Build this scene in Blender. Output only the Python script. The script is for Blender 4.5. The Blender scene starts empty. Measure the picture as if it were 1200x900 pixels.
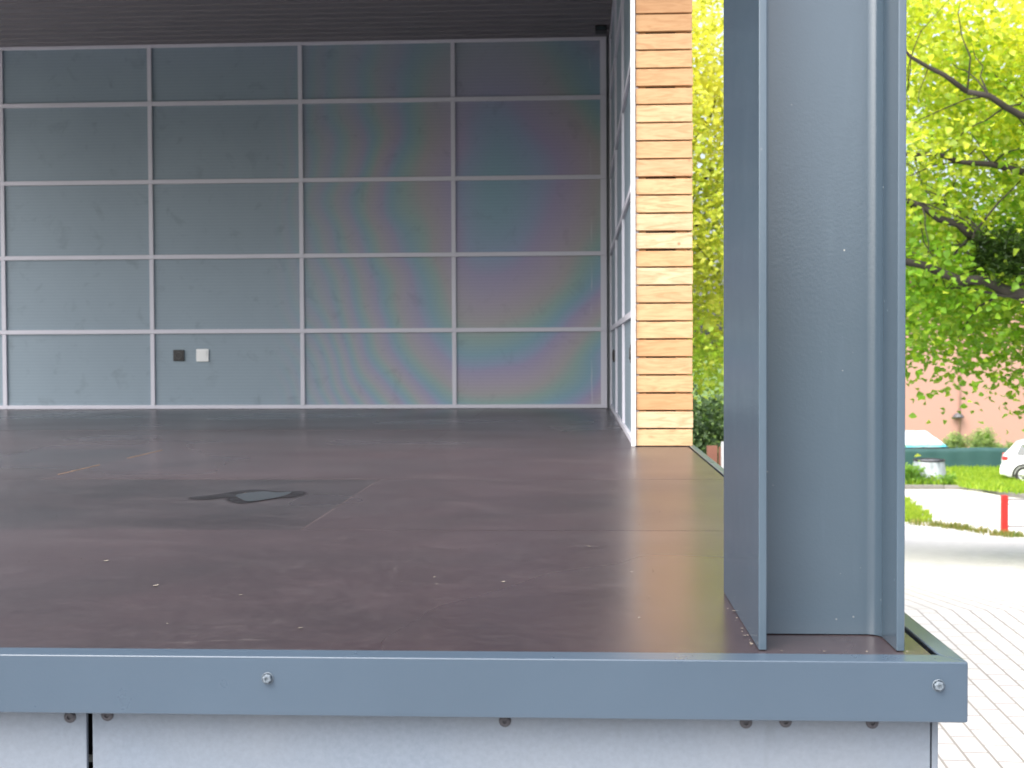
import bpy, bmesh, math, random
import numpy as np
from mathutils import Matrix, Vector

random.seed(7)
rng = np.random.default_rng(11)
C = bpy.context.scene
COL = C.collection

# ------------------------------------------------------------------ camera
F_PX = 1475.0
EYE = Vector((0.0, 0.0, 0.395))
yv = Vector((77, 37, F_PX)).normalized()                # depth axis of the stage as the lens sees it
zv = Vector((-0.0045, 1, -37 / F_PX)); zv = (zv - zv.dot(yv) * yv).normalized()
xv = -zv.cross(yv)
if xv.x < 0:
    xv = -xv
right = Vector((xv.x, yv.x, zv.x)); up = Vector((xv.y, yv.y, zv.y)); fwd = Vector((xv.z, yv.z, zv.z))
cam_data = bpy.data.cameras.new("camera")
cam_data.sensor_width = 36.0
cam_data.lens = 36.0 * F_PX / 1200.0
cam_data.clip_start = 0.05
cam_data.clip_end = 2000
cam_data.dof.use_dof = True
cam_data.dof.focus_distance = 2.4
cam_data.dof.aperture_fstop = 10.0
cam = bpy.data.objects.new("camera", cam_data)
m = Matrix((right, up, -fwd)).transposed().to_4x4()
m.translation = EYE
cam.matrix_world = m
COL.objects.link(cam)
C.camera = cam

# ------------------------------------------------------------------ light
SUN_EL, SUN_ROT = math.radians(52), math.radians(218)
w = bpy.data.worlds.new("World"); C.world = w; w.use_nodes = True
nt = w.node_tree; nt.nodes.clear()
sky = nt.nodes.new("ShaderNodeTexSky"); sky.sky_type = 'NISHITA'; sky.sun_disc = False
sky.sun_elevation = SUN_EL; sky.sun_rotation = SUN_ROT
sky.air_density = 1.0; sky.dust_density = 6.0; sky.ozone_density = 1.0
bg = nt.nodes.new("ShaderNodeBackground"); bg.inputs[1].default_value = 0.15
wo = nt.nodes.new("ShaderNodeOutputWorld")
hs = nt.nodes.new("ShaderNodeHueSaturation"); hs.inputs['Saturation'].default_value = 0.62     # thin bright overcast
nt.links.new(sky.outputs[0], hs.inputs['Color']); nt.links.new(hs.outputs[0], bg.inputs[0]); nt.links.new(bg.outputs[0], wo.inputs[0])
sd = bpy.data.lights.new("sun", 'SUN'); sd.energy = 1.0; sd.angle = math.radians(80); sd.color = (1, 0.98, 0.955)
sun = bpy.data.objects.new("sun", sd); COL.objects.link(sun)
sdir = Vector((math.sin(SUN_ROT) * math.cos(SUN_EL), math.cos(SUN_ROT) * math.cos(SUN_EL), math.sin(SUN_EL)))
sun.rotation_euler = sdir.to_track_quat('Z', 'Y').to_euler()
C.view_settings.view_transform = 'Standard'; C.view_settings.look = 'None'
C.view_settings.exposure = 1.53; C.view_settings.gamma = 1.0; C.view_settings.use_curve_mapping = False
C.cycles.max_bounces = 10; C.cycles.diffuse_bounces = 6; C.cycles.transmission_bounces = 6
C.cycles.use_denoising = True

# ------------------------------------------------------------------ node helpers
class NT:
    def __init__(s, name):
        s.m = bpy.data.materials.new(name); s.m.use_nodes = True
        s.t = s.m.node_tree; s.t.nodes.clear()
        s.out = s.n("ShaderNodeOutputMaterial")
        s._co = None
    def n(s, typ, **kw):
        x = s.t.nodes.new(typ)
        for k, v in kw.items():
            setattr(x, k, v)
        return x
    def l(s, a, b):
        s.t.links.new(a, b)
    def put(s, sock, v):
        if isinstance(v, bpy.types.NodeSocket):
            s.l(v, sock)
        elif isinstance(v, (tuple, list)) and len(v) == 3 and sock.type == 'RGBA':
            sock.default_value = (*v, 1)
        else:
            sock.default_value = v
    def co(s, scale=(1, 1, 1), rot=(0, 0, 0), loc=(0, 0, 0)):
        if s._co is None:
            s._co = s.n("ShaderNodeTexCoord").outputs['Object']
        mp = s.n("ShaderNodeMapping")
        mp.inputs['Scale'].default_value = scale; mp.inputs['Rotation'].default_value = rot
        mp.inputs['Location'].default_value = loc
        s.l(s._co, mp.inputs[0])
        return mp.outputs[0]
    def noise(s, vec, scale, detail=4, rough=.55, dist=0):
        x = s.n("ShaderNodeTexNoise")
        s.l(vec, x.inputs['Vector'])
        x.inputs['Scale'].default_value = scale; x.inputs['Detail'].default_value = detail
        x.inputs['Roughness'].default_value = rough; x.inputs['Distortion'].default_value = dist
        return x.outputs[0]
    def ramp(s, fac, stops, interp='LINEAR'):
        r = s.n("ShaderNodeValToRGB"); r.color_ramp.interpolation = interp
        e = r.color_ramp.elements
        while len(e) < len(stops):
            e.new(0.5)
        for i, (p, c) in enumerate(stops):
            e[i].position = p
            e[i].color = (*c, 1) if isinstance(c, (tuple, list)) else (c, c, c, 1)
        s.put(r.inputs[0], fac)
        return r.outputs[0]
    def mix(s, fac, a, b, mode='MIX'):
        x = s.n("ShaderNodeMix", data_type='RGBA', blend_type=mode)
        s.put(x.inputs[0], fac); s.put(x.inputs[6], a); s.put(x.inputs[7], b)
        return x.outputs[2]
    def math(s, op, a, b=0.0, c=0.0):
        x = s.n("ShaderNodeMath", operation=op)
        s.put(x.inputs[0], a); s.put(x.inputs[1], b); s.put(x.inputs[2], c)
        return x.outputs[0]
    def bump(s, h, strength=.2, dist=.01):
        b = s.n("ShaderNodeBump"); b.inputs['Strength'].default_value = strength
        b.inputs['Distance'].default_value = dist
        s.l(h, b.inputs['Height']); return b.outputs[0]
    def bsdf(s, color, rough=.5, metal=0.0, normal=None, spec=.5, **kw):
        p = s.n("ShaderNodeBsdfPrincipled")
        s.put(p.inputs['Base Color'], color); s.put(p.inputs['Roughness'], rough)
        s.put(p.inputs['Metallic'], metal); s.put(p.inputs['Specular IOR Level'], spec)
        if normal is not None:
            s.l(normal, p.inputs['Normal'])
        for k, v in kw.items():
            s.put(p.inputs[k.replace('_', ' ')], v)
        return p.outputs[0]
    def done(s, sh):
        s.l(sh, s.out.inputs[0]); return s.m

def plain(name, col, rough=.5, metal=0., var=.12, scale=6, spec=.5):
    t = NT(name); v = t.noise(t.co(), scale, 5)
    c = t.mix(v, tuple(x * (1 - var) for x in col), tuple(min(1, x * (1 + var)) for x in col))
    return t.done(t.bsdf(c, rough, metal, spec=spec))

M = {}
# blue-grey structural steel paint, faint orange peel, dust specks and scuffs
def steel(name, col, specks):
    t = NT(name)
    n1 = t.noise(t.co(), 3.0, 5); n2 = t.noise(t.co((1, 1, .12)), 22, 4)
    c = t.mix(n1, tuple(x * .88 for x in col), tuple(x * 1.12 for x in col))
    if specks:
        sc = t.ramp(n2, [(.60, 0.), (.80, .25)])
        c = t.mix(sc, c, (col[0] * 1.7, col[1] * 1.6, col[2] * 1.5))
        vo = t.n("ShaderNodeTexVoronoi"); t.l(t.co(), vo.inputs['Vector']); vo.inputs['Scale'].default_value = 55
        dot = t.ramp(vo.outputs['Distance'], [(.05, 1.), (.09, 0.)])
        gate = t.ramp(t.noise(t.co(), 9, 3), [(.56, 0.), (.62, .55)])
        c = t.mix(t.math('MULTIPLY', dot, gate), c, (.5, .5, .47))
    peel = t.noise(t.co(), 260, 2)
    r = t.ramp(t.noise(t.co(), 14, 5), [(.3, .20), (.7, .235)] if specks else [(.3, .27), (.7, .31)])
    return t.done(t.bsdf(c, r, 0, t.bump(peel, .11, .0015), 1.0 if specks else .55))
M['steel'] = steel('blue_grey_steel_paint', (.058, .088, .119), True)
M['trim'] = steel('blue_grey_trim_paint', (.054, .081, .115), False)
M['bolt'] = plain('zinc_bolt', (.13, .16, .19), .5, .15)
M['screw'] = plain('dark_screw', (.06, .06, .07), .45, .5)
M['dark'] = plain('black_void', (.012, .012, .014), .8)
M['black'] = plain('black_plastic', (.012, .012, .014), .45)
M['white_plastic'] = plain('white_plastic', (.8, .82, .82), .35, var=.03)
M['white_trim'] = plain('white_trim', (.78, .78, .76), .45, var=.04)
M['alu'] = plain('light_grey_aluminium', (.56, .56, .63), .42, .0, .06, 4)
M['ceiling'] = plain('grey_ceiling_sheet', (.155, .145, .16), .5, 0, .08, 3)
M['roof'] = plain('grey_roof_edge', (.2, .22, .24), .5)

# fibre cement base cladding
t = NT('fibre_cement')
n = t.noise(t.co(), 160, 3); nb = t.noise(t.co(), 2.2, 5); ns = t.noise(t.co((6, 6, 1)), 5, 4)
c = t.mix(n, (.120, .150, .192), (.172, .208, .258))
c = t.mix(t.ramp(nb, [(.35, 0.), (.75, .5)]), c, (.215, .225, .24))
c = t.mix(t.ramp(ns, [(.58, 0.), (.75, .25)]), c, (.11, .125, .145))
M['cement'] = t.done(t.bsdf(c, .7, 0, t.bump(n, .15, .002)))

# rear panels: grey-green sheet, iridescent film sheen painted in as colour bands
def panel_mat(name, bands):
    t = NT(name)
    co = t.co()
    n1 = t.noise(co, 1.3, 5, .6); n2 = t.noise(co, 7, 6, .65, .6)
    base = t.mix(n1, (.213, .276, .330), (.268, .340, .398))
    sm = t.ramp(n2, [(.57, 0.), (.72, .55)])
    base = t.mix(sm, base, (.165, .210, .232))
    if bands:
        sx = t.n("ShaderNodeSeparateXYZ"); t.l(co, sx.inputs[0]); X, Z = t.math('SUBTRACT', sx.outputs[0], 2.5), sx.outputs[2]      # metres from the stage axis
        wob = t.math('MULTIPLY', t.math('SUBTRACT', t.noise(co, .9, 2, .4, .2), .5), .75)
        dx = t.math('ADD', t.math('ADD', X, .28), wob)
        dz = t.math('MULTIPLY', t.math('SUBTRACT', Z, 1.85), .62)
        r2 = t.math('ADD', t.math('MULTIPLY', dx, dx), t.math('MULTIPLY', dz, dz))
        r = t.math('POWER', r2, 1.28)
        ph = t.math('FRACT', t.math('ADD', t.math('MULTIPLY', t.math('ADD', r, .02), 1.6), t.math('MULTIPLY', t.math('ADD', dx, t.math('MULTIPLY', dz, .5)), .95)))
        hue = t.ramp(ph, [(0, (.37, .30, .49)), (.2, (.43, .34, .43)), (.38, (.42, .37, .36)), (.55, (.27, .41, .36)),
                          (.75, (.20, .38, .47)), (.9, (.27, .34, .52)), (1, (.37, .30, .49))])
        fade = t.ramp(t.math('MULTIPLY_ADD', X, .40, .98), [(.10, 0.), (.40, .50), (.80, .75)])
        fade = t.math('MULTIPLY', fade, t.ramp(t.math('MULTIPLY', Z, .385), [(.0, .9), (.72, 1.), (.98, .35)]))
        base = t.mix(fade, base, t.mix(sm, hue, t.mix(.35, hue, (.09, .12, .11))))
    lines = t.n("ShaderNodeTexWave", wave_type='BANDS', bands_direction='Z'); t.l(co, lines.inputs[0])
    lines.inputs['Scale'].default_value = 14; lines.inputs['Distortion'].default_value = .4
    base = t.mix(t.math('MULTIPLY', lines.outputs['Fac'], .10), base, (.1, .12, .12))
    # highlight on creased film at the right edge, painted as pale streaks
    if bands:
        crx = t.math('ABSOLUTE', t.math('SUBTRACT', t.math('ADD', X, t.math('MULTIPLY', t.noise(t.co((1, 1, 1)), 2, 3), .05)), .120))
        cr = t.math('MULTIPLY', t.ramp(crx, [(0, 1.), (.007, 0.)]), t.ramp(t.noise(t.co((1, 1, .6)), 5, 3), [(.48, 0.), (.62, .45)]))
        base = t.mix(cr, base, (.55, .56, .60))
    wr = t.noise(co, 4, 4, .6, 1.0)
    return t.done(t.bsdf(base, .42, 0, t.bump(wr, .12, .02), .35))
M['panel'] = panel_mat('sheen_painted_grey_panel', True)
M['panel_plain'] = panel_mat('plain_grey_panel', False)

# brown film-faced plywood
t = NT('brown_film_plywood')
co = t.co()
rnd = t.n("ShaderNodeObjectInfo").outputs['Random']
n1 = t.noise(t.co((1.0, .8, 1)), 1.9, 7, .66, .5); n2 = t.noise(t.co((.8, 1.4, 1)), 4.2, 7, .70, .8); n3 = t.noise(co, 90, 3)
c = t.mix(rnd, (.019, .015, .018), (.044, .028, .033))
c = t.mix(t.ramp(n1, [(.40, 0.), (.75, .34)]), c, (.095, .068, .074))
c = t.mix(t.ramp(n2, [(.50, 0.), (.85, .32)]), c, (.14, .115, .118))
n4 = t.noise(t.co((1, 1, 1)), 1.7, 8, .70)
c = t.mix(t.ramp(n4, [(.10, .75), (.62, 0.)]), c, (.026, .024, .027))
n5 = t.noise(t.co((1, 1, 1)), 55, 5, .75)
c = t.mix(t.ramp(n5, [(.44, 0.), (.78, .16)]), c, (.15, .13, .125))
c = t.mix(t.ramp(n5, [(.28, .22), (.46, 0.)]), c, (.030, .026, .028))
sc1 = t.noise(t.co((1, 9, 1), (0, 0, .5)), 5, 5, .7, .6); sc2 = t.noise(t.co((11, 1, 1), (0, 0, .3)), 4, 5, .7, .6)
sg = t.ramp(t.noise(co, 1.4, 3), [(.5, 0.), (.62, 1.)])
c = t.mix(t.math('MULTIPLY', sg, t.ramp(sc1, [(.60, 0.), (.70, .22)])), c, (.22, .19, .18))
c = t.mix(t.math('MULTIPLY', sg, t.ramp(sc2, [(.62, 0.), (.72, .22)])), c, (.22, .19, .18))
vo = t.n("ShaderNodeTexVoronoi"); t.l(t.co((1, 1, 0)), vo.inputs['Vector']); vo.inputs['Scale'].default_value = 14
dot = t.math('MULTIPLY', t.ramp(vo.outputs['Distance'], [(.025, 1.), (.05, 0.)]), t.ramp(t.noise(co, 2.5, 3), [(.5, 0.), (.58, .5)]))
c = t.mix(dot, c, (.4, .36, .3))
rr = t.ramp(t.noise(co, 1.1, 2, .4), [(.3, .25), (.7, .36)])
M['deck'] = t.done(t.bsdf(c, rr, 0, t.bump(n3, .012, .002), .66))

# larch boards
t = NT('larch_boards')
isl = t.n("ShaderNodeNewGeometry").outputs['Random Per Island']
off = t.n("ShaderNodeCombineXYZ"); t.l(t.math('MULTIPLY', isl, 37.), off.inputs[0]); t.l(t.math('MULTIPLY', isl, 91.), off.inputs[2])
va = t.n("ShaderNodeVectorMath", operation='ADD'); t.l(t.co((2.2, 2.2, 16)), va.inputs[0]); t.l(off.outputs[0], va.inputs[1])
gr = t.noise(va.outputs[0], 3.0, 6, .6, 1.6)
c = t.ramp(isl, [(0, (.44, .225, .095)), (.3, (.54, .375, .205)), (.5, (.46, .27, .125)), (.7, (.56, .43, .27)), (.85, (.45, .25, .115)), (1, (.51, .33, .165))])
c = t.mix(t.ramp(gr, [(.42, 0.), (.66, .7)]), c, (.37, .18, .075))
vb = t.n("ShaderNodeVectorMath", operation='ADD'); t.l(t.co((1, 1, 1)), vb.inputs[0]); t.l(off.outputs[0], vb.inputs[1])
vo = t.n("ShaderNodeTexVoronoi"); t.l(vb.outputs[0], vo.inputs['Vector']); vo.inputs['Scale'].default_value = 11
kn = t.math('MULTIPLY', t.ramp(vo.outputs['Distance'], [(.05, 1.), (.10, .0)]), t.ramp(vo.outputs['Color'], [(.46, 0.), (.49, 1.)]))
c = t.mix(t.math('MULTIPLY', kn, .75), c, (.30, .11, .04))
M['larch'] = t.done(t.bsdf(c, .6, 0, t.bump(gr, .12, .003)))
M['batten'] = plain('larch_batten', (.50, .28, .12), .7)
M['sliver'] = plain('pale_ply_edge', (.34, .21, .12), .7)
M['seal'] = plain('brown_joint_seal', (.085, .062, .060), .6)

# pale concrete block paving
t = NT('pale_block_paving')
br = t.n("ShaderNodeTexBrick"); t.l(t.co(rot=(0, 0, math.radians(90 + 3))), br.inputs['Vector'])
br.offset = .5; br.inputs['Scale'].default_value = 1.0
br.inputs['Brick Width'].default_value = .24; br.inputs['Row Height'].default_value = .12
br.inputs['Mortar Size'].default_value = .008; br.inputs['Mortar Smooth'].default_value = .3; br.inputs['Bias'].default_value = 0
br.inputs['Color1'].default_value = (.51, .50, .49, 1); br.inputs['Color2'].default_value = (.59, .58, .57, 1)
br.inputs['Mortar'].default_value = (.20, .185, .17, 1)
c = t.mix(t.ramp(t.noise(t.co(), .8, 5), [(.4, 0.), (.7, .35)]), br.outputs['Color'], (.50, .485, .46))
n = t.noise(t.co(), 120, 3)
M['paving'] = t.done(t.bsdf(t.mix(t.math('MULTIPLY', n, .2), c, (.3, .29, .28)), .85, 0, t.bump(n, .1, .002)))
M['gravel'] = plain('pale_gravel', (.58, .56, .52), .9, 0, .2, 12)
M['asphalt'] = plain('grey_asphalt', (.085, .085, .088), .9, 0, .2, 6)
M['kerb'] = plain('concrete_kerb', (.19, .18, .165), .85, 0, .2, 3)
M['soil'] = plain('mown_turf', (.10, .17, .035), .95, 0, .35, 2)
M['render'] = plain('salmon_render', (.42, .245, .20), .9, 0, .07, .6)
M['red'] = plain('red_paint', (.45, .020, .016), .4, 0, .06)
M['rail'] = plain('grey_rail', (.12, .12, .13), .5, .3)
M['car'] = plain('white_car_paint', (.74, .76, .78), .22, 0, .02)
M['glass'] = plain('dark_car_glass', (.03, .045, .05), .06)
M['tyre'] = plain('tyre_rubber', (.02, .02, .02), .8)
M['rim'] = plain('alloy_rim', (.55, .56, .58), .3, .7)
M['tail'] = plain('red_lens', (.55, .02, .02), .2)
M['bark'] = plain('dark_bark', (.030, .026, .022), .9, 0, .4, 8)
M['post_green'] = plain('dark_green_post', (.02, .05, .04), .6)
M['roof_tile'] = plain('brown_roof', (.16, .08, .06), .8)

t = NT('green_screen_cloth')
n = t.noise(t.co((.5, 1, 1.5)), 2.0, 5); 
c = t.mix(n, (.014, .055, .056), (.026, .085, .084))
M['screen'] = t.done(t.bsdf(c, .75, 0, t.bump(n, .3, .05)))

t = NT('white_tarp_teal_edge')
sx = t.n("ShaderNodeSeparateXYZ"); t.l(t.co(), sx.inputs[0])
nz = t.math('ADD', sx.outputs[2], t.math('MULTIPLY', t.math('SUBTRACT', t.noise(t.co((.5, 1, 3)), 1.5, 4), .5), .5))
c = t.ramp(nz, [(.02, (.03, .36, .45)), (.12, (.10, .48, .56)), (.22, (.70, .78, .80)), (1, (.78, .80, .80))])
M['tarp'] = t.done(t.bsdf(c, .45))
t = NT('worn_grey_plastic')
n = t.noise(t.co((1.5, 1.5, .5)), 3.5, 5)
M['tub'] = t.done(t.bsdf(t.mix(t.ramp(n, [(.35, 0.), (.65, 1.)]), (.15, .18, .19), (.36, .40, .42)), .4))
M['brownred'] = plain('weathered_red_boards', (.34, .15, .10), .8, 0, .3, 5)

def leaf_mat(name, trans=.5):
    t = NT(name)
    at = t.n("ShaderNodeVertexColor"); at.layer_name = 'tint'
    c = at.outputs[0]
    d = t.bsdf(c, .45, 0, None, .35)
    tr = t.n("ShaderNodeBsdfTranslucent"); t.l(t.mix(1.0, c, (2.0, 1.9, .9), 'MULTIPLY'), tr.inputs[0])
    mx = t.n("ShaderNodeMixShader"); mx.inputs[0].default_value = trans
    t.l(d, mx.inputs[1]); t.l(tr.outputs[0], mx.inputs[2])
    return t.done(mx.outputs[0])
M['leaf'] = leaf_mat('leaf_tissue')

# ------------------------------------------------------------------ mesh helpers
class MB:
    """collects vertices and faces of ONE mesh"""
    def __init__(s): s.v = []; s.f = []
    def box(s, a, b):
        x0, y0, z0 = a; x1, y1, z1 = b; k = len(s.v)
        s.v += [(x0,y0,z0),(x1,y0,z0),(x1,y1,z0),(x0,y1,z0),(x0,y0,z1),(x1,y0,z1),(x1,y1,z1),(x0,y1,z1)]
        s.f += [tuple(k+i for i in q) for q in ((3,2,1,0),(4,5,6,7),(0,1,5,4),(1,2,6,5),(2,3,7,6),(3,0,4,7))]
        return s
    def prism(s, poly, p0, p1):
        """poly: list of points already in 3-D at p0 offset; extruded by the vector p1-p0"""
        k = len(s.v); n = len(poly); d = Vector(p1) - Vector(p0)
        s.v += [tuple(p) for p in poly] + [tuple(Vector(p) + d) for p in poly]
        s.f += [tuple(k + i for i in reversed(range(n))), tuple(k + n + i for i in range(n))]
        s.f += [(k+i, k+(i+1) % n, k+n+(i+1) % n, k+n+i) for i in range(n)]
        return s
    def tube(s, pts, rad, n=8, cap=True):
        k0 = len(s.v); pts = [Vector(p) for p in pts]
        for i, p in enumerate(pts):
            d = (pts[min(i+1, len(pts)-1)] - pts[max(i-1, 0)]).normalized()
            a = d.orthogonal().normalized() if i == 0 else (a - a.dot(d) * d).normalized()
            b = d.cross(a); r = rad[i] if isinstance(rad, (list, tuple)) else rad
            for j in range(n):
                q = 2 * math.pi * j / n
                s.v.append(tuple(p + r * (math.cos(q) * a + math.sin(q) * b)))
        for i in range(len(pts) - 1):
            for j in range(n):
                s.f.append((k0+i*n+j, k0+i*n+(j+1) % n, k0+(i+1)*n+(j+1) % n, k0+(i+1)*n+j))
        if cap:
            s.f.append(tuple(k0 + j for j in reversed(range(n))))
            s.f.append(tuple(k0 + (len(pts)-1)*n + j for j in range(n)))
        return s
    def lathe(s, prof, origin, axis, n=16):
        """prof: (radius, height) along axis"""
        o = Vector(origin); d = Vector(axis).normalized(); a = d.orthogonal().normalized(); b = d.cross(a); k = len(s.v)
        for r, h in prof:
            for j in range(n):
                q = 2 * math.pi * j / n
                s.v.append(tuple(o + d * h + max(r, 1e-5) * (math.cos(q) * a + math.sin(q) * b)))
        for i in range(len(prof) - 1):
            for j in range(n):
                s.f.append((k+i*n+j, k+i*n+(j+1) % n, k+(i+1)*n+(j+1) % n, k+(i+1)*n+j))
        return s
    def grid(s, fn, nu, nv):
        k = len(s.v)
        for j in range(nv + 1):
            for i in range(nu + 1):
                s.v.append(tuple(fn(i / nu, j / nv)))
        for j in range(nv):
            for i in range(nu):
                a = k + j * (nu + 1) + i
                s.f.append((a, a + 1, a + nu + 2, a + nu + 1))
        return s
    def build(s, name, mat, parent=None, bevel=0, smooth=False, seg=2):
        o0 = Vector((0, 0, 0))
        p = parent
        while p is not None:
            o0 = o0 + p.location; p = p.parent
        me = bpy.data.meshes.new(name)
        me.from_pydata([tuple(Vector(q) - o0) for q in s.v], [], s.f)
        bm = bmesh.new(); bm.from_mesh(me); bmesh.ops.recalc_face_normals(bm, faces=bm.faces); bm.to_mesh(me); bm.free()
        me.materials.append(mat)
        o = bpy.data.objects.new(name, me); COL.objects.link(o)
        if parent is not None:
            o.parent = parent
        if bevel:
            b = o.modifiers.new('bevel', 'BEVEL'); b.width = bevel; b.segments = seg; b.limit_method = 'ANGLE'
            b.angle_limit = math.radians(40)
            for q in me.polygons: q.use_smooth = True
            o.modifiers.new('wn', 'WEIGHTED_NORMAL')
        elif smooth:
            for q in me.polygons: q.use_smooth = True
        return o

def box(name, a, b, mat, parent=None, bevel=0):
    return MB().box(a, b).build(name, mat, parent, bevel)

def tag(o, label=None, cat=None, group=None, kind=None):
    if label: o['label'] = label
    if cat: o['category'] = cat
    if group: o['group'] = group
    if kind: o['kind'] = kind
    return o

def thing(name, label, cat, loc=(0, 0, 0), group=None):
    o = bpy.data.objects.new(name, None); COL.objects.link(o); o.location = loc
    o.empty_display_size = .1
    return tag(o, label, cat, group)

# ------------------------------------------------------------------ the ground
GY = [-400, 9, 29, 44, 60, 1500]; GZ = [-1.45, -1.45, -3.81, -4.28, -4.6, -4.6]
def gz(y): return float(np.interp(y, GY, GZ))

b = MB(); ys = [-300, 9] + list(np.linspace(10, 29, 20)) + list(np.linspace(30, 60, 31)) + [100, 300, 1200]
k = 0
for y in ys:
    for x in (-900, -40, -10, 0, 10, 20, 40, 900):
        b.v.append((x, y, gz(y)))
for j in range(len(ys) - 1):
    for i in range(7):
        a = j * 8 + i; b.f.append((a, a + 1, a + 9, a + 8))
tag(b.build('ground', M['soil']), kind='structure')

def sheet(name, left, right_, off, mat, nu=12, nv=40):
    """a paved sheet between two polylines, laid on the terrain"""
    def along(pl, t):
        n = len(pl) - 1; i = min(int(t * n), n - 1); f = t * n - i
        return pl[i][0] * (1 - f) + pl[i + 1][0] * f, pl[i][1] * (1 - f) + pl[i + 1][1] * f
    def fn(u, v):
        a = along(left, v); c = along(right_, v)
        x = a[0] * (1 - u) + c[0] * u; y = a[1] * (1 - u) + c[1] * u
        return (x, y, gz(y) + off)
    return tag(MB().grid(fn, nu, nv).build(name, mat), kind='structure')

# plaza: from in front of the stage down the slope to its far edge
edge = [(-40, 31.9), (7.97, 31.5), (8.64, 31.0), (9.22, 29.9), (9.43, 28.3), (9.0, 25.9), (14, 22), (40, 16)]
front = [(x, -2.2) for x in (-40, -20, -10, 0, 6, 14, 24, 40)]
mid = [(x, 9.0) for x, _ in front]
sheet('plaza', edge, mid, .014, M['paving'], 90, 56)
sheet('plaza', mid, front, .014, M['paving'], 4, 28)
sheet('added_road', [(x, -2.2) for x in (-60, 0, 60)], [(x, -60) for x in (-60, 0, 60)], .010, M['asphalt'], 4, 20)  # unseen dark ground, added so the steel reflects less green
# pale gravel drive beyond the plaza's far edge
sheet('drive', [(10.75, 42.5), (12.27, 42.5), (13.1, 42.3), (13.1, 40.8), (13.2, 39.5), (13.5, 38.8), (30, 34)],
      [(7.6, 31.6), (8.2, 31.4), (8.64, 31.1), (9.22, 30.0), (9.43, 28.4), (9.0, 26.0), (28, 19)], .016, M['gravel'])
sheet('drive', [(-10, 42.5), (0, 42.5), (10.9, 42.5)], [(-10, 38.6), (0, 38.6), (10.2, 38.6)], .018, M['gravel'])

# kerb beyond the drive, turning towards the camera on the right
kp = [(-10, 42.6), (6, 42.6), (12.2, 42.6), (12.9, 42.3), (13.2, 41.4), (13.25, 40.4), (13.35, 39.5), (13.6, 38.8), (14.6, 38.3), (30, 34.0)]
b = MB()
for (x0, y0), (x1, y1) in zip(kp[:-1], kp[1:]):
    d = Vector((x1 - x0, y1 - y0)).normalized(); nx, ny = -d.y * .13, d.x * .13
    n = max(1, int(math.hypot(x1 - x0, y1 - y0) / 1.0))
    for i in range(n):
        t0, t1 = i / n, (i + 1) / n - .006 / max(.2, math.hypot(x1 - x0, y1 - y0) / n) / n
        p0 = (x0 + (x1 - x0) * t0, y0 + (y1 - y0) * t0); p1 = (x0 + (x1 - x0) * t1, y0 + (y1 - y0) * t1)
        z0, z1 = gz(p0[1]), gz(p1[1]); h = .15
        q = [(p0[0], p0[1], z0 - .1), (p1[0], p1[1], z1 - .1), (p1[0] + nx, p1[1] + ny, z1 - .1), (p0[0] + nx, p0[1] + ny, z0 - .1)]
        kk = len(b.v); b.v += q + [(x, y, z + .1 + h) for x, y, z in q]
        b.f += [tuple(kk + i2 for i2 in f) for f in ((3,2,1,0),(4,5,6,7),(0,1,5,4),(1,2,6,5),(2,3,7,6),(3,0,4,7))]
tag(b.build('kerb', M['kerb'], None, .012), kind='structure')
# turf bank behind the kerb
BX = list(np.linspace(-10, 12, 45)) + list(np.linspace(12.1, 14, 60)) + list(np.linspace(14.3, 30, 40))
def bank(u, v):
    x = BX[int(round(u * (len(BX) - 1)))]
    y0 = float(np.interp(x - .085, [p[0] for p in kp], [p[1] for p in kp])) + .085
    y = y0 + (50.5 - y0) * v
    return (x, y, gz(y) + .135 + .05 * math.sin(x * 1.7) * math.sin(y * 1.3) * min(1, v * 4))
tag(MB().grid(bank, len(BX) - 1, 14).build('lawn', M['soil'], None, 0, True), kind='structure')

# ------------------------------------------------------------------ the stage
XL, XR, YF, YB = -5.30, .4590, 1.641, 8.86      # deck
st = thing('stage_deck', 'raised stage platform with brown plywood floor and blue-grey metal edge', 'stage', (0, 1.6, -1.45))
rows = [YF, 2.787, 3.92, 5.165, 6.42, 7.66, YB]
joint = [[-3.10], [-5.0, -.622], [-4.2, -1.71], [-3.1, -.655], [-4.2, -1.72], [-3.1, -.64]]
for i in range(6):
    xs = [XL] + [q for q in joint[i] if q > XL + .2] + [XR]
    for a, c in zip(xs[:-1], xs[1:]):
        box('deck_board', (a + .0015, rows[i] + (.0018 if i else 0), -.021), (c - .0015, rows[i + 1] - .0018, random.choice((0, -.0004, -.0008))), M['deck'], st)
for i in range(6):
    if i:
        box('joint_seal', (XL, rows[i] - .0017, -.02), (XR - .001, rows[i] + .0017, -.0009), M['seal'], st)
    for q in joint[i]:
        if q > XL + .2:
            box('joint_seal', (q - .0014, rows[i] + .002, -.02), (q + .0014, rows[i + 1] - .002, -.0009), M['seal'], st)
box('deck_frame', (XL, YF + .06, -.16), (XR - .03, YB, -.022), M['dark'], st)
for y0, y1 in ((4.06, 4.42), (4.70, 5.10)):
    box('exposed_ply_edge', (-1.7138, y0, -.004), (-1.7112, y1, .0008), M['sliver'], st)
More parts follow.
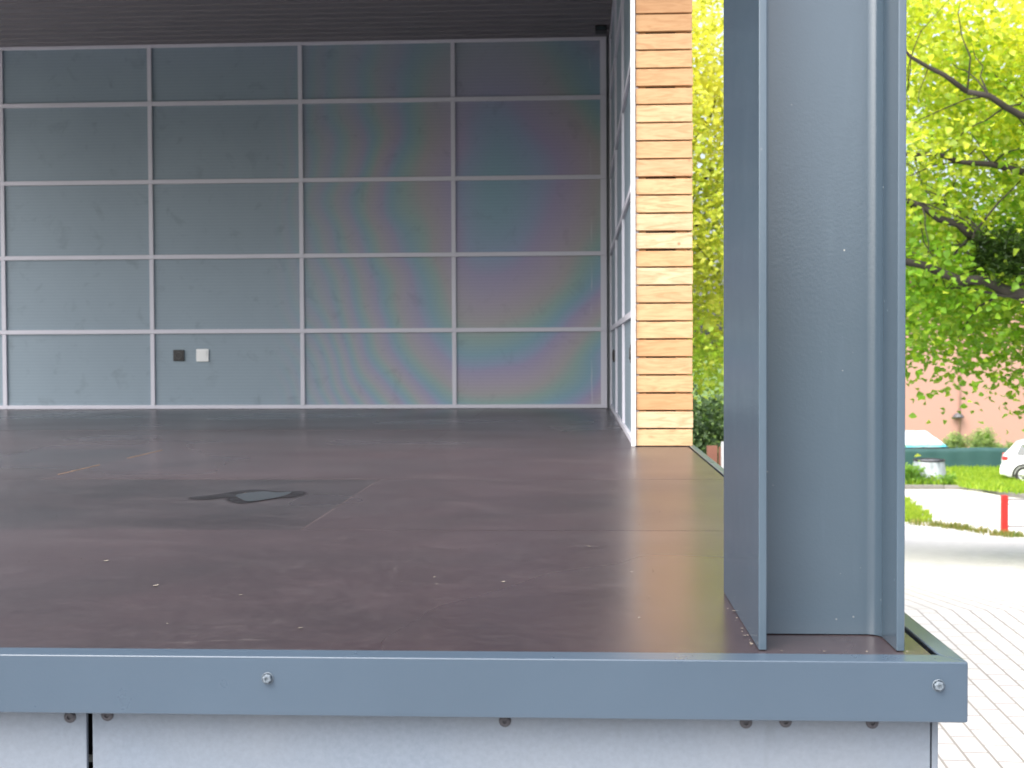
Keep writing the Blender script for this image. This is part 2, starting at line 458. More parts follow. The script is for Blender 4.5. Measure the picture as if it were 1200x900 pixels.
# L-shaped edge trims, mitred at the corner
XO, XI, YO, YI, ZT, ZB = .4892, .4640, 1.600, 1.640, .0035, -.0735
def ltrim_front():
    b = MB(); t_ = .004
    b.v += [(XL, YO, ZB), (XO, YO, ZB), (XO, YO, ZT), (XL, YO, ZT), (XI, YI, ZT), (XL, YI, ZT),
            (XL, YO + t_, ZB), (XO - t_, YO + t_, ZB), (XO - t_, YO + t_, ZT - t_), (XL, YO + t_, ZT - t_), (XI, YI, ZT - t_), (XL, YI, ZT - t_)]
    b.f += [(0, 1, 2, 3), (3, 2, 4, 5), (0, 6, 7, 1), (6, 9, 8, 7), (9, 11, 10, 8), (5, 4, 10, 11), (0, 3, 9, 6), (3, 5, 11, 9), (1, 7, 8, 2), (2, 8, 10, 4)]
    return b
tf = ltrim_front().build('edge_trim', M['trim'], st, .003, seg=3)
def ltrim_side():
    b = MB(); t_ = .004; YE = 9.3; e = .0006
    b.v += [(XO, YO + e, ZB), (XO, YE, ZB), (XO, YE, ZT), (XO, YO + e, ZT), (XI, YE, ZT), (XI, YI + e, ZT),
            (XO - t_, YO + t_ + e, ZB), (XO - t_, YE, ZB), (XO - t_, YE, ZT - t_), (XO - t_, YO + t_ + e, ZT - t_), (XI, YE, ZT - t_), (XI, YI + e, ZT - t_)]
    b.f += [(0, 1, 2, 3), (3, 2, 4, 5), (0, 6, 7, 1), (6, 9, 8, 7), (9, 11, 10, 8), (5, 4, 10, 11), (0, 3, 9, 6), (3, 5, 11, 9), (1, 7, 8, 2), (2, 8, 10, 4)]
    return b
ltrim_side().build('edge_trim', M['trim'], st, .002, seg=2)
def bolt_mb(x, z, y, r):
    b = MB()
    b.lathe([(r * 1.25, 0), (r * 1.25, r * .18), (r * 1.15, r * .25)], (x, y, z), (0, -1, 0), 20)
    k = len(b.v)
    b.lathe([(r, r * .2), (r, r * .75), (r * .8, r * 1.0), (r * .45, r * 1.02), (r * .4, r * .7), (0, r * .7)], (x, y, z), (0, -1, 0), 6)
    return b
for x, z in ((-.402, -.0245), (.452, -.026), (-1.26, -.0245), (-2.12, -.0245)):
    bolt_mb(x, z, YO, .0062).build('trim_bolt', M['bolt'], tf)
# cladding under the floor
YC = 1.640
def clad(x0, x1):
    return box('base_panel', (x0, YC, -1.44), (x1, YC + .008, -.012), M['cement'], st, .0012)
p1 = clad(-.650, .4535); p2 = clad(-1.86, -.658); p3 = clad(-3.07, -1.868); p4 = clad(-4.28, -3.078); p5 = clad(XL, -4.288)
box('side_base_panel', (.4555, YC, -1.44), (.4635, 8.9, -.012), M['cement'], st, .0012)
box('backing', (XL, YC + .03, -1.44), (.44, YC + .06, -.17), M['dark'], st)
def screw_mb(x, z):
    return MB().lathe([(.0082, 0), (.0080, .0015), (.0058, .0032), (.003, .0036), (.0028, .0020), (0, .0018)], (x, YC, z), (0, -1, 0), 14)
for x, z, par in ((-.629, -.0865, p1), (-.097, -.0885, p1), (.217, -.087, p1), (.268, -.0852, p1), (.379, -.0855, p1),
                  (-.680, -.0895, p2), (-1.25, -.087, p2), (-1.83, -.087, p2)):
    screw_mb(x, z).build('screw', M['screw'], par)

# ------------------------------------------------------------------ walls of the stage
RZ = [.0, .557, 1.09, 1.625, 2.18, 2.60]                   # frame rails of both walls
RAIL = .030; YW = 8.870                                     # front of the rear frame
CX = [.205, -.872, -1.957, -3.042, -4.127, -5.21]
bw = thing('rear_wall', 'rear stage wall of grey panels in a light grey grid frame', 'wall', (-2.5, 8.9, 0))
for i in range(5):
    x1 = CX[i] - (.04 if i == 0 else RAIL / 2); x0 = CX[i + 1] + RAIL / 2
    for j in range(5):
        z0 = RZ[j] + (.030 if j == 0 else RAIL / 2); z1 = RZ[j + 1] - (.022 if j == 4 else RAIL / 2)
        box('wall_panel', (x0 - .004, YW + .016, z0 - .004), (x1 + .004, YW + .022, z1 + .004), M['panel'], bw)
for i, x in enumerate(CX):
    for j in range(5):
        z0 = RZ[j] + (.030 if j == 0 else RAIL / 2); z1 = RZ[j + 1] - (.022 if j == 4 else RAIL / 2)
        a, c = (x - .042, x + .001) if i == 0 else (x - RAIL / 2, x + RAIL / 2)
        box('frame_post', (a, YW + .001, z0 + .0006), (c, YW + .03, z1 - .0006), M['alu'], bw, .0015)
for j, z in enumerate(RZ):
    z0, z1 = (.003, .030) if j == 0 else ((z - .022, z) if j == 5 else (z - RAIL / 2, z + RAIL / 2))
    box('frame_rail', (CX[-1] - .015, YW, z0), (CX[0] + .001, YW + .03, z1), M['alu'], bw, .0015)
box('wall_core', (-5.55, YW + .032, -.3), (.44, YW + .25, 2.62), M['roof'], bw)
box('vent_slot', (-3.78, YW - .006, 2.601), (-3.60, YW + .02, 2.612), M['black'], bw)

def side_wall(sign, name, label, x_in):
    """frame wall along the stage's side; x_in is its inner face, sign +1 = thickness grows to +x"""
    S = sign; YE = 5.272
    sw = thing(name, label, 'wall', (x_in + S * .12, 7.0, 0))
    by = [8.868, 7.63, 6.46, 5.30]
    def bx(n, xa, ya, za, xb, yb, zb, mt, bev=0):
        xa, xb = x_in + S * xa, x_in + S * xb
        return box(n, (min(xa, xb), ya, za), (max(xa, xb), yb, zb), mt, sw, bev)
    for i in range(3):
        for j in range(5):
            z0 = RZ[j] + (.030 if j == 0 else RAIL / 2); z1 = RZ[j + 1] - (.022 if j == 4 else RAIL / 2)
            bx('wall_panel', .014, by[i + 1] + .011, z0 - .004, .020, by[i] - .011, z1 + .004, M['panel_plain'])
    for i, y in enumerate(by):
        for j in range(5):
            z0 = RZ[j] + (.030 if j == 0 else RAIL / 2); z1 = RZ[j + 1] - (.022 if j == 4 else RAIL / 2)
            bx('frame_post', .0012, max(YE + .004, y - RAIL / 2), z0 + .0006, .03, min(8.868, y + RAIL / 2), z1 - .0006, M['alu'], .0015)
    for j, z in enumerate(RZ):
        z0, z1 = (.003, .030) if j == 0 else ((z - .022, z) if j == 5 else (z - RAIL / 2, z + RAIL / 2))
        bx('frame_rail', 0, YE + .004, z0, .03, 8.868, z1, M['alu'], .0015)
    bx('wall_core', .032, YE + .05, -.012, .215, 9.1, 2.62, M['dark'])
    bx('corner_trim', -.003, YE - .012, .002, .0145, YE + .003, 2.598, M['white_trim'], .0012)
    # horizontal boards closing the end, with small real gaps
    b = MB(); pitch = .0748; z = .004; k = 0
    e0, e1 = .0185, .2525
    while z < 2.56:
        h = pitch - random.choice((.0065, .0075, .0065, .011)); sl = .006
        xa, xb = x_in + S * e0, x_in + S * (e1 + random.uniform(-.002, .002))
        x0, x1 = min(xa, xb), max(xa, xb); y0 = YE + random.uniform(-.0012, .0012)
        kk = len(b.v)
        b.v += [(x0, y0, z), (x1, y0, z), (x1, y0 + .02, z - sl + .003), (x0, y0 + .02, z - sl + .003),
                (x0, y0, z + h), (x1, y0, z + h), (x1, y0 + .02, z + h - sl), (x0, y0 + .02, z + h - sl)]
        b.f += [tuple(kk + i2 for i2 in f) for f in ((3,2,1,0),(4,5,6,7),(0,1,5,4),(1,2,6,5),(2,3,7,6),(3,0,4,7))]
        z += pitch
    b.build('end_boards', M['larch'], sw, .0016)
    b = MB(); z = .004
    while z < 2.56:
        xa, xb = x_in + S * .2335, x_in + S * .2535
        b.box((min(xa, xb), YE + .024, z), (max(xa, xb), 9.15, z + pitch - .0075)); z += pitch
    b.build('outer_boards', M['larch'], sw, .0016)
    for a, c in ((.020, .060), (.185, .2315)):
        bx('batten', a, YE + .0215, .002, c, YE + .048, 2.60, M['batten'])
    return sw
side_wall(+1, 'side_wall', 'right stage side wall, grey panels inside, larch boards on its end', .2255)
#side_wall(-1, 'side_wall', 'left stage side wall, grey panels inside, larch boards outside', -5.226)

# ceiling of overlapping boards and the roof above
RF = 4.9
rf = thing('stage_roof', 'flat roof over the stage with a grey grooved ceiling', 'roof', (-2.4, 5, 2.6))
b = MB(); y = RF + .15
while y < 8.86:
    kk = len(b.v); y1 = min(y + .1235, 8.872)
    prof = [(y, 2.6110), (y + .003, 2.6010), (y + .088, 2.6010), (y + .091, 2.6110), (y1, 2.6110), (y1, 2.62), (y, 2.62)]
    prof = [(min(a, 8.872), c) for a, c in prof]
    poly = [(-5.22, a, c) for a, c in prof]
    b.prism(poly, (-5.22, 0, 0), (.2215, 0, 0)); y += .1245
b.build('ceiling', M['ceiling'], rf)
box('soffit', (.2225, RF, 2.6225), (.60, 9.2, 2.64), M['ceiling'], rf)
box('roof_slab', (-6.0, RF, 2.642), (.62, 9.3, 2.86), M['roof'], rf, .004)
box('shade_beam', (-6.0, RF + .02, 2.31), (.60, RF + .14, 2.5985), M['steel'], rf, .003)  # unseen drop beam, added to shade the top of the rear wall
box('fascia', (-6.02, RF - .015, 2.30), (.63, RF - .002, 2.90), M['trim'], rf, .002)  # unseen, dropped with the beam to keep sky off the wall top

# the column: two wide-flange sections one behind the other
def hsec(x0, y0, h=.190, wd=.2, tf_=.0105, tw=.0075, r=.018):
    pts = []; ym = y0 + wd / 2; x1 = x0 + h
    def arc(cx, cy, a0, a1, n=6):
        return [(cx + r * math.cos(math.radians(a0 + (a1 - a0) * i / n)), cy + r * math.sin(math.radians(a0 + (a1 - a0) * i / n))) for i in range(n + 1)]
    pts += [(x0, y0), (x0 + tf_, y0)]
    pts += arc(x0 + tf_ + r, ym - tw / 2 - r, 180, 90)
    pts += arc(x1 - tf_ - r, ym - tw / 2 - r, 90, 0)
    pts += [(x1 - tf_, y0), (x1, y0), (x1, y0 + wd), (x1 - tf_, y0 + wd)]
    pts += arc(x1 - tf_ - r, ym + tw / 2 + r, 0, -90)
    pts += arc(x0 + tf_ + r, ym + tw / 2 + r, -90, -180)
    pts += [(x0 + tf_, y0 + wd), (x0, y0 + wd)]
    return pts
sc_ = thing('steel_column', 'blue-grey painted steel H column standing on the front corner of the stage', 'column', (.333, 1.87, 0))
fr, bk = hsec(.2375, 1.668), hsec(.2375, 1.868)
half = len(fr) // 2
outl = fr[:half - 0]                                           # front pocket with its fillets
outl = [p for p in fr if p[1] < 1.768] + [p for p in bk if p[1] > 1.968]
poly = [(x, y, .0008) for x, y in outl]
MB().prism(poly, (0, 0, 0), (0, 0, 2.3985)).build('steel_profile', M['steel'], sc_, .0012)
MB().box((.23, 1.66, 2.4), (.435, 2.075, 2.412)).build('head_plate', M['steel'], sc_, .001)

# ------------------------------------------------------------------ small things on the walls and floor
def socket(x, y, z, s, ax, label, black=True):
    """square wall socket; ax 'y' faces the front, 'x' faces -x"""
    t_ = thing('wall_socket', label, 'socket', (x, y, z))
    def tr(p): return p if ax == 'y' else (x + (p[1] - y), y + (p[0] - x), p[2])
    b = MB().box((x - s/2, y - .012, z - s/2), (x + s/2, y, z + s/2)); b.v = [tr(p) for p in b.v]
    pl = b.build('cover_plate', M['black'], t_, .003)
    b = MB(); R_ = s * .27
    b.lathe([(R_ * 1.18, 0), (R_ * 1.18, .004), (R_, .004), (R_ * .96, -.004), (0, -.004)], (x, y - .012, z), (0, -1, 0), 24)
    b.v = [tr(p) for p in b.v]
    b.build('socket_well', plain('socket_grey', (.05, .05, .055), .35), pl)
    b = MB()
    for q in (-1, 1):
        b.lathe([(.0028, 0), (.0028, .0005), (0, .0005)], (x + q * .0095, y - .0085, z), (0, -1, 0), 10)
    b.v = [tr(p) for p in b.v]
    b.build('pin_hole', M['dark'], pl)
    return t_
YP = YW + .0155
socket(-2.853, YP, .386, .080, 'y', 'black square wall socket beside the white switch on the rear wall')
socket(.2255 + .0135, 7.75 + .45, .372, .080, 'x', 'black wall socket low on the right side wall near the rear corner')
socket(.2255 + .0135, 5.47, .388, .080, 'x', 'black wall socket low on the right side wall near the larch board end')
sw_ = thing('wall_switch', 'white square light switch on the rear wall right of the black socket', 'switch', (-2.680, YP, .386))
pl = box('cover_frame', (-2.725, YP - .012, .341), (-2.635, YP, .431), M['white_plastic'], sw_, .004)
MB().prism([(-2.715, YP - .0125, .352), (-2.650, YP - .0125, .352), (-2.650, YP - .0165, .420), (-2.715, YP - .0195, .420)], (0, 0, 0), (0, .006, 0)).build('rocker', M['white_plastic'], sw_, .001)
sp = thing('ceiling_lamp', 'small black box lamp under the ceiling in the right rear corner', 'lamp', (.165, 8.6, 2.6))
hb = box('lamp_body', (.125, 8.56, 2.562), (.203, 8.66, 2.598), M['black'], sp, .003)
box('lamp_bracket', (.150, 8.59, 2.598), (.180, 8.63, 2.6008), M['rail'], sp)
box('lamp_glass', (.132, 8.556, 2.568), (.196, 8.5595, 2.592), M['glass'], hb)

# puddle with a ragged wet rim
t = NT('wet_rim')
at = t.n("ShaderNodeVertexColor"); at.layer_name = 'tint'
al = t.math('MULTIPLY', t.ramp(at.outputs[0], [(0, 0.), (1, 1.)], 'EASE'), t.ramp(t.noise(t.co(), 14, 4), [(.30, .55), (.55, .92)]))
mx = t.n("ShaderNodeMixShader"); t.l(al, mx.inputs[0]); t.l(t.n("ShaderNodeBsdfTransparent").outputs[0], mx.inputs[1])
t.l(t.bsdf((.014, .012, .014), .34, 0, None, .4), mx.inputs[2]); M['wet'] = t.done(mx.outputs[0])
t = NT('still_water'); M['water'] = t.done(t.bsdf((.016, .016, .018), .10, 0, None, .42))
def blob(pts, z, n=6):
    b = MB(); P = [Vector((p[0], p[1], z)) for p in pts]; N = len(P); out = []
    for i in range(N):
        p0, p1, p2, p3 = P[i - 1], P[i], P[(i + 1) % N], P[(i + 2) % N]
        for k_ in range(n):
            u = k_ / n
            out.append(tuple(.5 * ((2 * p1) + (p2 - p0) * u + (2*p0 - 5*p1 + 4*p2 - p3) * u*u + (3*p1 - p0 - 3*p2 + p3) * u**3)))
    b.v = out; b.f = [tuple(range(len(out)))]; return b
def soften(o, wide, deep):
    """the wet edge dries out gradually: rings round the outline carry how wet it is"""
    me = o.data; P = [Vector(v.co) for v in me.vertices]; N = len(P); rings = []
    for d in (wide, 0, -deep):
        R_ = []
        for i in range(N):
            tg = (P[(i + 1) % N] - P[i - 1]).normalized(); n_ = Vector((tg.y, -tg.x, 0))
            R_.append(P[i] + n_ * d)
        rings.append(R_)
    area = sum(P[i].x * P[(i + 1) % N].y - P[(i + 1) % N].x * P[i].y for i in range(N))
    if area < 0:
        rings = [[P[i] * 2 - q for i, q in enumerate(R_)] for R_ in rings]
    V = [tuple(q) for R_ in rings for q in R_]
    F = [(k * N + i, k * N + (i + 1) % N, (k + 1) * N + (i + 1) % N, (k + 1) * N + i) for k in range(2) for i in range(N)] + [tuple(2 * N + i for i in range(N))]
    m2 = bpy.data.meshes.new(me.name); m2.from_pydata(V, [], F); m2.materials.append(me.materials[0])
    ca = m2.color_attributes.new('tint', 'FLOAT_COLOR', 'POINT')
    for i in range(3 * N):
        g_ = (0, .55, 1)[i // N]; ca.data[i].color = (g_, g_, g_, 1)
    o.data = m2
pd = thing('puddle', 'small dark puddle on the brown stage floor', 'puddle', (-.9, 3.42, 0))
blob([(-1.065, 3.40), (-1.02, 3.47), (-.95, 3.60), (-.86, 3.56), (-.795, 3.565), (-.772, 3.50), (-.785, 3.43), (-.83, 3.385), (-.885, 3.28), (-.935, 3.33), (-.965, 3.41), (-1.01, 3.36)], .0005).build('wet_rim', M['wet'], pd); soften(bpy.data.objects['wet_rim'], .016, .005)
blob([(-.955, 3.47), (-.91, 3.555), (-.85, 3.53), (-.815, 3.54), (-.822, 3.42), (-.875, 3.315), (-.915, 3.37)], .0010).build('water_film', M['water'], pd)

# pale petals and crumbs fallen on the floor
b = MB()
pet = [(-.30, 2.60), (.02, 2.55), (.135, 2.28), (-.13, 2.15), (.20, 3.1), (-.55, 2.02), (-.72, 2.1), (-.40, 1.78), (-.60, 1.80), (-.25, 4.9), (-.9, 2.35), (.1, 3.6)]
for i in range(90):
    pet.append((random.uniform(-2.2, .42), random.uniform(1.7, 7.5)))
for i in range(16):
    pet.append((.2355 - abs(random.gauss(0, .006)), random.uniform(1.66, 1.95)) if i < 11 else (random.uniform(.25, .43), 1.664 - abs(random.gauss(0, .004))))
for i, (x, y) in enumerate(pet):
    s = random.uniform(.0025, .0055) if i < 12 else random.uniform(.001, .003)
    a = random.random() * 6.28; kk = len(b.v)
    for q in range(5):
        an = a + q * 1.2566; rr_ = s * random.uniform(.6, 1.2) * (1.5 if q == 0 else 1)
        b.v.append((x + rr_ * math.cos(an), y + rr_ * math.sin(an), .0015 + random.uniform(0, .0012)))
    b.f.append(tuple(kk + q for q in range(5)))
o = b.build('crumbs', plain('pale_petal', (.17, .15, .12), .8)); tag(o, 'pale petals and crumbs strewn over the brown stage floor', 'crumbs', None, 'stuff')

# ------------------------------------------------------------------ foliage
def leaf_mesh(name, P, N, L, W, tint, mat, parent, fold=.25):
    """P centres, N normals, sizes, tints: one folded four-point leaf each"""
    n = len(P)
    N = N / np.linalg.norm(N, axis=1, keepdims=True)
    A = np.cross(N, rng.normal(size=(n, 3))); A /= np.linalg.norm(A, axis=1, keepdims=True)
    B = np.cross(N, A)
    L = L[:, None]; W = W[:, None]
    tip = P + A * L * .5 - N * L * .10; base = P - A * L * .5
    m1 = P + B * W * .5 + N * W * fold - A * L * .05; m2 = P - B * W * .5 + N * W * fold - A * L * .05
    s1 = P + B * W * .30 + A * L * .28 + N * W * fold * .3; s2 = P - B * W * .30 + A * L * .28 + N * W * fold * .3
    V = np.stack([base, m1, s1, tip, s2, m2], 1).reshape(-1, 3)
    o0 = Vector((0, 0, 0)); p = parent
    while p is not None: o0 = o0 + p.location; p = p.parent
    V = (V - np.array(o0)).astype(np.float32)
    me = bpy.data.meshes.new(name)
    me.vertices.add(n * 6); me.vertices.foreach_set('co', V.ravel())
    idx = np.arange(n)[:, None] * 6
    F = np.concatenate([idx + np.array([[0, 1, 2, 3]]), idx + np.array([[0, 3, 4, 5]])], 1).reshape(-1)
    me.loops.add(len(F)); me.loops.foreach_set('vertex_index', F.astype(np.int32))
    me.polygons.add(n * 2); me.polygons.foreach_set('loop_start', np.arange(0, len(F), 4, dtype=np.int32))
    me.polygons.foreach_set('loop_total', np.full(n * 2, 4, dtype=np.int32))
    me.update(calc_edges=True)
    ca = me.color_attributes.new('tint', 'FLOAT_COLOR', 'POINT')
    T = np.concatenate([np.repeat(tint, 6, 0), np.ones((n * 6, 1))], 1).astype(np.float32)
    ca.data.foreach_set('color', T.ravel())
    me.materials.append(mat)
    o = bpy.data.objects.new(name, me); COL.objects.link(o)
    if parent is not None: o.parent = parent
    return o

def clumps(c, r, n, zmin, shell=.35, seed_dir=None):
    """clump centres in an ellipsoid, thinned towards its middle"""
    u = rng.normal(size=(n * 3, 3)); u /= np.linalg.norm(u, axis=1, keepdims=True)
    rad = (shell ** 3 + (1 - shell ** 3) * rng.random((n * 3, 1))) ** (1 / 3)
    lump = 1 + .13 * np.sin(u[:, :1] * 5 + 1) * np.cos(u[:, 1:2] * 6) + .10 * np.sin(u[:, 2:] * 9 + u[:, :1] * 4)
    p = np.array(c) + u * rad * lump * np.array(r)
    zlim = zmin + .35 * np.sin(p[:, 0] * 2.1) * np.sin(p[:, 1] * 1.7 + 1)
    p = p[p[:, 2] > zlim][:n]
    return p

def spray(P, per, sig, size, greens, yellow_w, droop=.35):
    """leaves round clump centres; tint by clump with some variation per leaf"""
    n = len(P) * per
    off = rng.normal(size=(n, 3)) * np.array(sig)
    r = np.hypot(off[:, 0], off[:, 1]); off[:, 2] -= droop * r * r / sig[0]
    Q = np.repeat(P, per, 0) + off
    N = rng.normal(size=(n, 3)) * .55 + np.array([0, -.25, .8])
    L = size * rng.uniform(.65, 1.25, n); W = L * rng.uniform(.75, 1.0, n)
    g = np.array(greens)
    mixc = np.clip(np.repeat(yellow_w, per) + rng.normal(size=n) * .16, 0, 1)[:, None]
    T = g[0] * (1 - mixc) + g[1] * mixc
    T *= rng.uniform(.78, 1.2, (n, 1))
    return Q, N, L, W, T

def limb(b, a, c, r0, r1, sag=.0, n=7, jit=.06):
    a, c = Vector(a), Vector(c); L = (c - a).length; pts = []
    for i in range(n):
        u = i / (n - 1)
        p = a.lerp(c, u) + Vector((random.uniform(-1, 1), random.uniform(-1, 1), random.uniform(-1, 1))) * (jit * L / n * (0 < i < n - 1))
        p.z += sag * 4 * u * (1 - u); pts.append(p)
    b.tube(pts, [r0 + (r1 - r0) * i / (n - 1) for i in range(n)], 7)
    return pts

def twigs(b, pts, r, P, reach=2.0, count=14):
    """short shoots from a limb towards nearby clumps"""
    for _ in range(count):
        p = random.choice(pts[2:])
        d = P - np.array(p); dist = np.linalg.norm(d, axis=1)
        ok = np.where((dist < reach) & (dist > .3))[0]
        if len(ok):
            q = P[random.choice(list(ok))]
            limb(b, p, tuple(q), r, r * .3, .05, 5, .25)

# big tree beyond the column
t1 = thing('leafy_tree', 'large broad tree with bright yellow-green leaves, right of the column', 'tree', (7.9, 15.6, gz(15.6)))
P = clumps((7.5, 15.9, 3.3), (5.5, 3.2, 4.5), 2600, .45)
P = P[P[:, 0] > 3.3 + .35 * np.sin(P[:, 2] * 2.3) + .2 * np.sin(P[:, 1] * 3)]
thin = (P[:, 2] > 5.4 + .3 * np.sin(P[:, 0] * 2)) | (P[:, 0] > 8.6 + .4 * np.sin(P[:, 2] * 2))
P = P[~thin | (rng.random(len(P)) < .22)]
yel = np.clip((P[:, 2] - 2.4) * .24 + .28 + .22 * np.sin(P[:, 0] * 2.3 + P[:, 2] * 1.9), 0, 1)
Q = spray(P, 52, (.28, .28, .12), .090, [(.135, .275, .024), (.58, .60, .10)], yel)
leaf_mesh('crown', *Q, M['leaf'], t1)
b = MB(); base = (7.9, 15.6, gz(15.6))
tp = limb(b, (7.9, 15.6, base[2] - .1), (7.75, 15.5, .4), .33, .26, 0, 6, .03)
tp2 = limb(b, (7.75, 15.5, .35), (7.0, 15.6, 6.0), .25, .07, .1, 9, .2)
lims = [((7.72, 15.5, .3), (5.3, 14.6, .90), .10, .075), ((5.3, 14.6, .90), (4.15, 14.6, 1.28), .075, .05), ((4.15, 14.6, 1.28), (2.9, 14.6, 1.5), .05, .02),
        ((7.7, 15.5, .6), (5.4, 14.7, 1.25), .10, .07), ((5.4, 14.7, 1.25), (4.5, 14.7, 1.70), .062, .048), ((4.5, 14.7, 1.70), (3.6, 14.7, 2.22), .048, .03), ((3.6, 14.7, 2.2), (2.4, 14.8, 2.9), .03, .012),
        ((7.5, 15.5, 1.6), (5.3, 14.3, 2.80), .09, .045), ((5.3, 14.3, 2.8), (4.3, 14.2, 3.25), .045, .03), ((4.3, 14.2, 3.25), (3.3, 14.2, 3.9), .03, .012),
        ((7.6, 15.5, 1.2), (5.4, 14.8, 2.38), .08, .045), ((5.4, 14.8, 2.38), (4.4, 14.8, 2.57), .045, .028), ((4.4, 14.8, 2.57), (3.2, 14.8, 2.75), .028, .012),
        ((7.5, 15.5, 2.2), (9.6, 15.0, 4.2), .11, .03), ((7.4, 15.5, 2.8), (7.6, 17.6, 5.0), .1, .03), ((7.3, 15.5, 3.0), (5.8, 13.6, 5.6), .09, .025),
        ((7.7, 15.5, .9), (9.8, 16.4, 1.8), .09, .03)]
def fore(p):          # limbs in the near side of the crown
    return (p[0] * .955, p[1] * .955, .395 + (p[2] - .395) * .955) if p[1] < 14.85 else p
for a, c_, r0, r1 in lims:
    a, c_ = fore(a), fore(c_)
    pts = limb(b, a, c_, r0, r1, .03, 6, .22)
    twigs(b, pts, max(.006, r1 * .35), P, 1.2, 7)
b.build('trunk', M['bark'], t1, 0, True)

# mistletoe ball hanging in it
mc = np.array([4.60, 13.95, 1.47])
ms = thing('mistletoe', 'dark green mistletoe ball hanging among the tree branches', 'mistletoe', tuple(mc))
u = rng.normal(size=(300, 3)); u /= np.linalg.norm(u, axis=1, keepdims=True)
Pm = mc + u * (rng.random((300, 1)) ** .5) * (1 + .25 * np.sin(u[:, :1] * 6 + u[:, 1:2] * 5)) * np.array([.34, .28, .27])
Qm = spray(Pm, 14, (.05, .05, .04), .055, [(.022, .05, .010), (.04, .085, .016)], rng.random(300) * .7)
Qm[3][:] *= .42
leaf_mesh('mistletoe_leaves', *Qm, M['leaf'], ms)
b = MB()
for i in range(26):
    limb(b, tuple(mc + np.array([.1, 0, .05])), tuple(Pm[i * 7]), .008, .003, 0, 4, .2)
b.build('stems', M['bark'], ms)

# second tree, behind the larch wall end
t2 = thing('leafy_tree', 'tree with yellow-green leaves between the larch wall end and the column', 'tree', (.45, 21.5, gz(21.5)))
P2 = clumps((.5, 21.0, 3.0), (2.9, 2.7, 4.1), 900, .0, .25)
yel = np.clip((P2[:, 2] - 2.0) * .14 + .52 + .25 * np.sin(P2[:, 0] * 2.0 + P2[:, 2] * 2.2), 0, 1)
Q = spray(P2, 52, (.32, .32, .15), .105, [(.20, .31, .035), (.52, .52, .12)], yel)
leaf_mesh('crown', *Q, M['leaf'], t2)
b = MB()
limb(b, (.45, 21.5, gz(21.5) - .1), (.5, 21.4, .3), .24, .18, 0, 5, .03)
for e, r0 in (((.8, 21.2, 6.0), .15), ((-1.0, 20.2, 3.6), .1), ((2.3, 21.2, 4.6), .1), ((1.9, 19.9, 2.4), .08), ((-1.2, 21.8, 2.4), .08), ((2.2, 20.8, 3.4), .09)):
    pts = limb(b, (.5, 21.4, .25 + random.uniform(0, .8)), e, r0, .02, .2, 8, .25); twigs(b, pts, .012, P2, 1.3, 7)
b.build('trunk', M['bark'], t2, 0, True)

def shrub(name, label, c, r, n, per, size, greens, sig, group=None, base=None):
    by_ = gz(c[1]) if base is None else base
    t_ = thing(name, label, 'shrub', (c[0], c[1], by_), group)
    u = rng.normal(size=(n, 3)); u /= np.linalg.norm(u, axis=1, keepdims=True)
    P = np.array(c) + u * (rng.random((n, 1)) ** .4) * np.array(r) * (1 + .15 * np.sin(u[:, :1] * 7 + u[:, 2:] * 5))
    P = P[P[:, 2] > by_ + .05]
    Q = spray(P, per, sig, size, greens, np.clip(rng.random(len(P)) * .8, 0, 1), .1)
    leaf_mesh('foliage', *Q, M['leaf'], t_)
    b = MB()
    for i in range(12):
        limb(b, (c[0] + random.uniform(-.1, .1), c[1] + random.uniform(-.1, .1), by_ - .05), tuple(P[(i * 17) % len(P)]), .015, .004, .05, 6, .2)
    b.build('stem', M['bark'], t_)
    return t_
shrub('shrub', 'grey-green leafy bush behind the larch wall end', (1.25, 12.4, -.95), (.62, .6, 1.02), 520, 26, .05, [(.035, .075, .028), (.12, .19, .09)], (.09, .09, .06))

# weathered red-brown fence behind the bush
fx = thing('board_fence', 'weathered red-brown board fence with a white post beside the bush', 'fence', (1.7, 11.2, gz(11.2)))
b = MB(); x = 1.14
while x < 2.4:
    zt = -.44 + random.uniform(-.015, .015); b.box((x, 11.2, gz(11.2) - .05), (x + .092, 11.222, zt)); x += .104
b.build('boards', M['brownred'], fx, .002)
box('fence_rail', (1.14, 11.224, -.75), (2.43, 11.26, -.68), M['brownred'], fx)
box('fence_rail', (1.14, 11.224, -1.5), (2.43, 11.26, -1.43), M['brownred'], fx)
box('fence_post', (1.262, 11.165, gz(11.2) - .05), (1.297, 11.197, -.40), M['white_trim'], fx, .002)

# ------------------------------------------------------------------ far side of the drive
# salmon rendered building
bd = thing('rendered_building', 'plain salmon rendered building beyond the green screen fence', 'building', (24, 66, gz(62)))
box('wall', (11.2, 60, -4.7), (40, 72, 3.5), M['render'], bd)
MB().prism([(10.8, 59.5, 3.502), (40.4, 59.5, 3.502), (40.4, 59.5, 3.68), (10.8, 59.5, 3.68)], (0, 0, 0), (0, 13, 0)).build('roof', M['roof_tile'], bd)
dp = MB().tube([(17.85, 59.94, -4.6), (17.85, 59.94, 3.45)], .04, 10).build('downpipe', M['render'], bd, 0, True)
lp = thing('wall_lamp', 'small dark lamp on the salmon building wall', 'lamp', (17.75, 59.95, -2.66))
MB().lathe([(0, .16), (.10, .15), (.24, .02), (.27, -.04), (.24, -.08), (0, -.08)], (17.75, 59.76, -2.66), (0, 0, 1), 16).build('lamp_shade', M['rail'], lp, 0, True)
box('lamp_arm', (17.71, 59.78, -2.60), (17.79, 59.998, -2.55), M['rail'], lp)

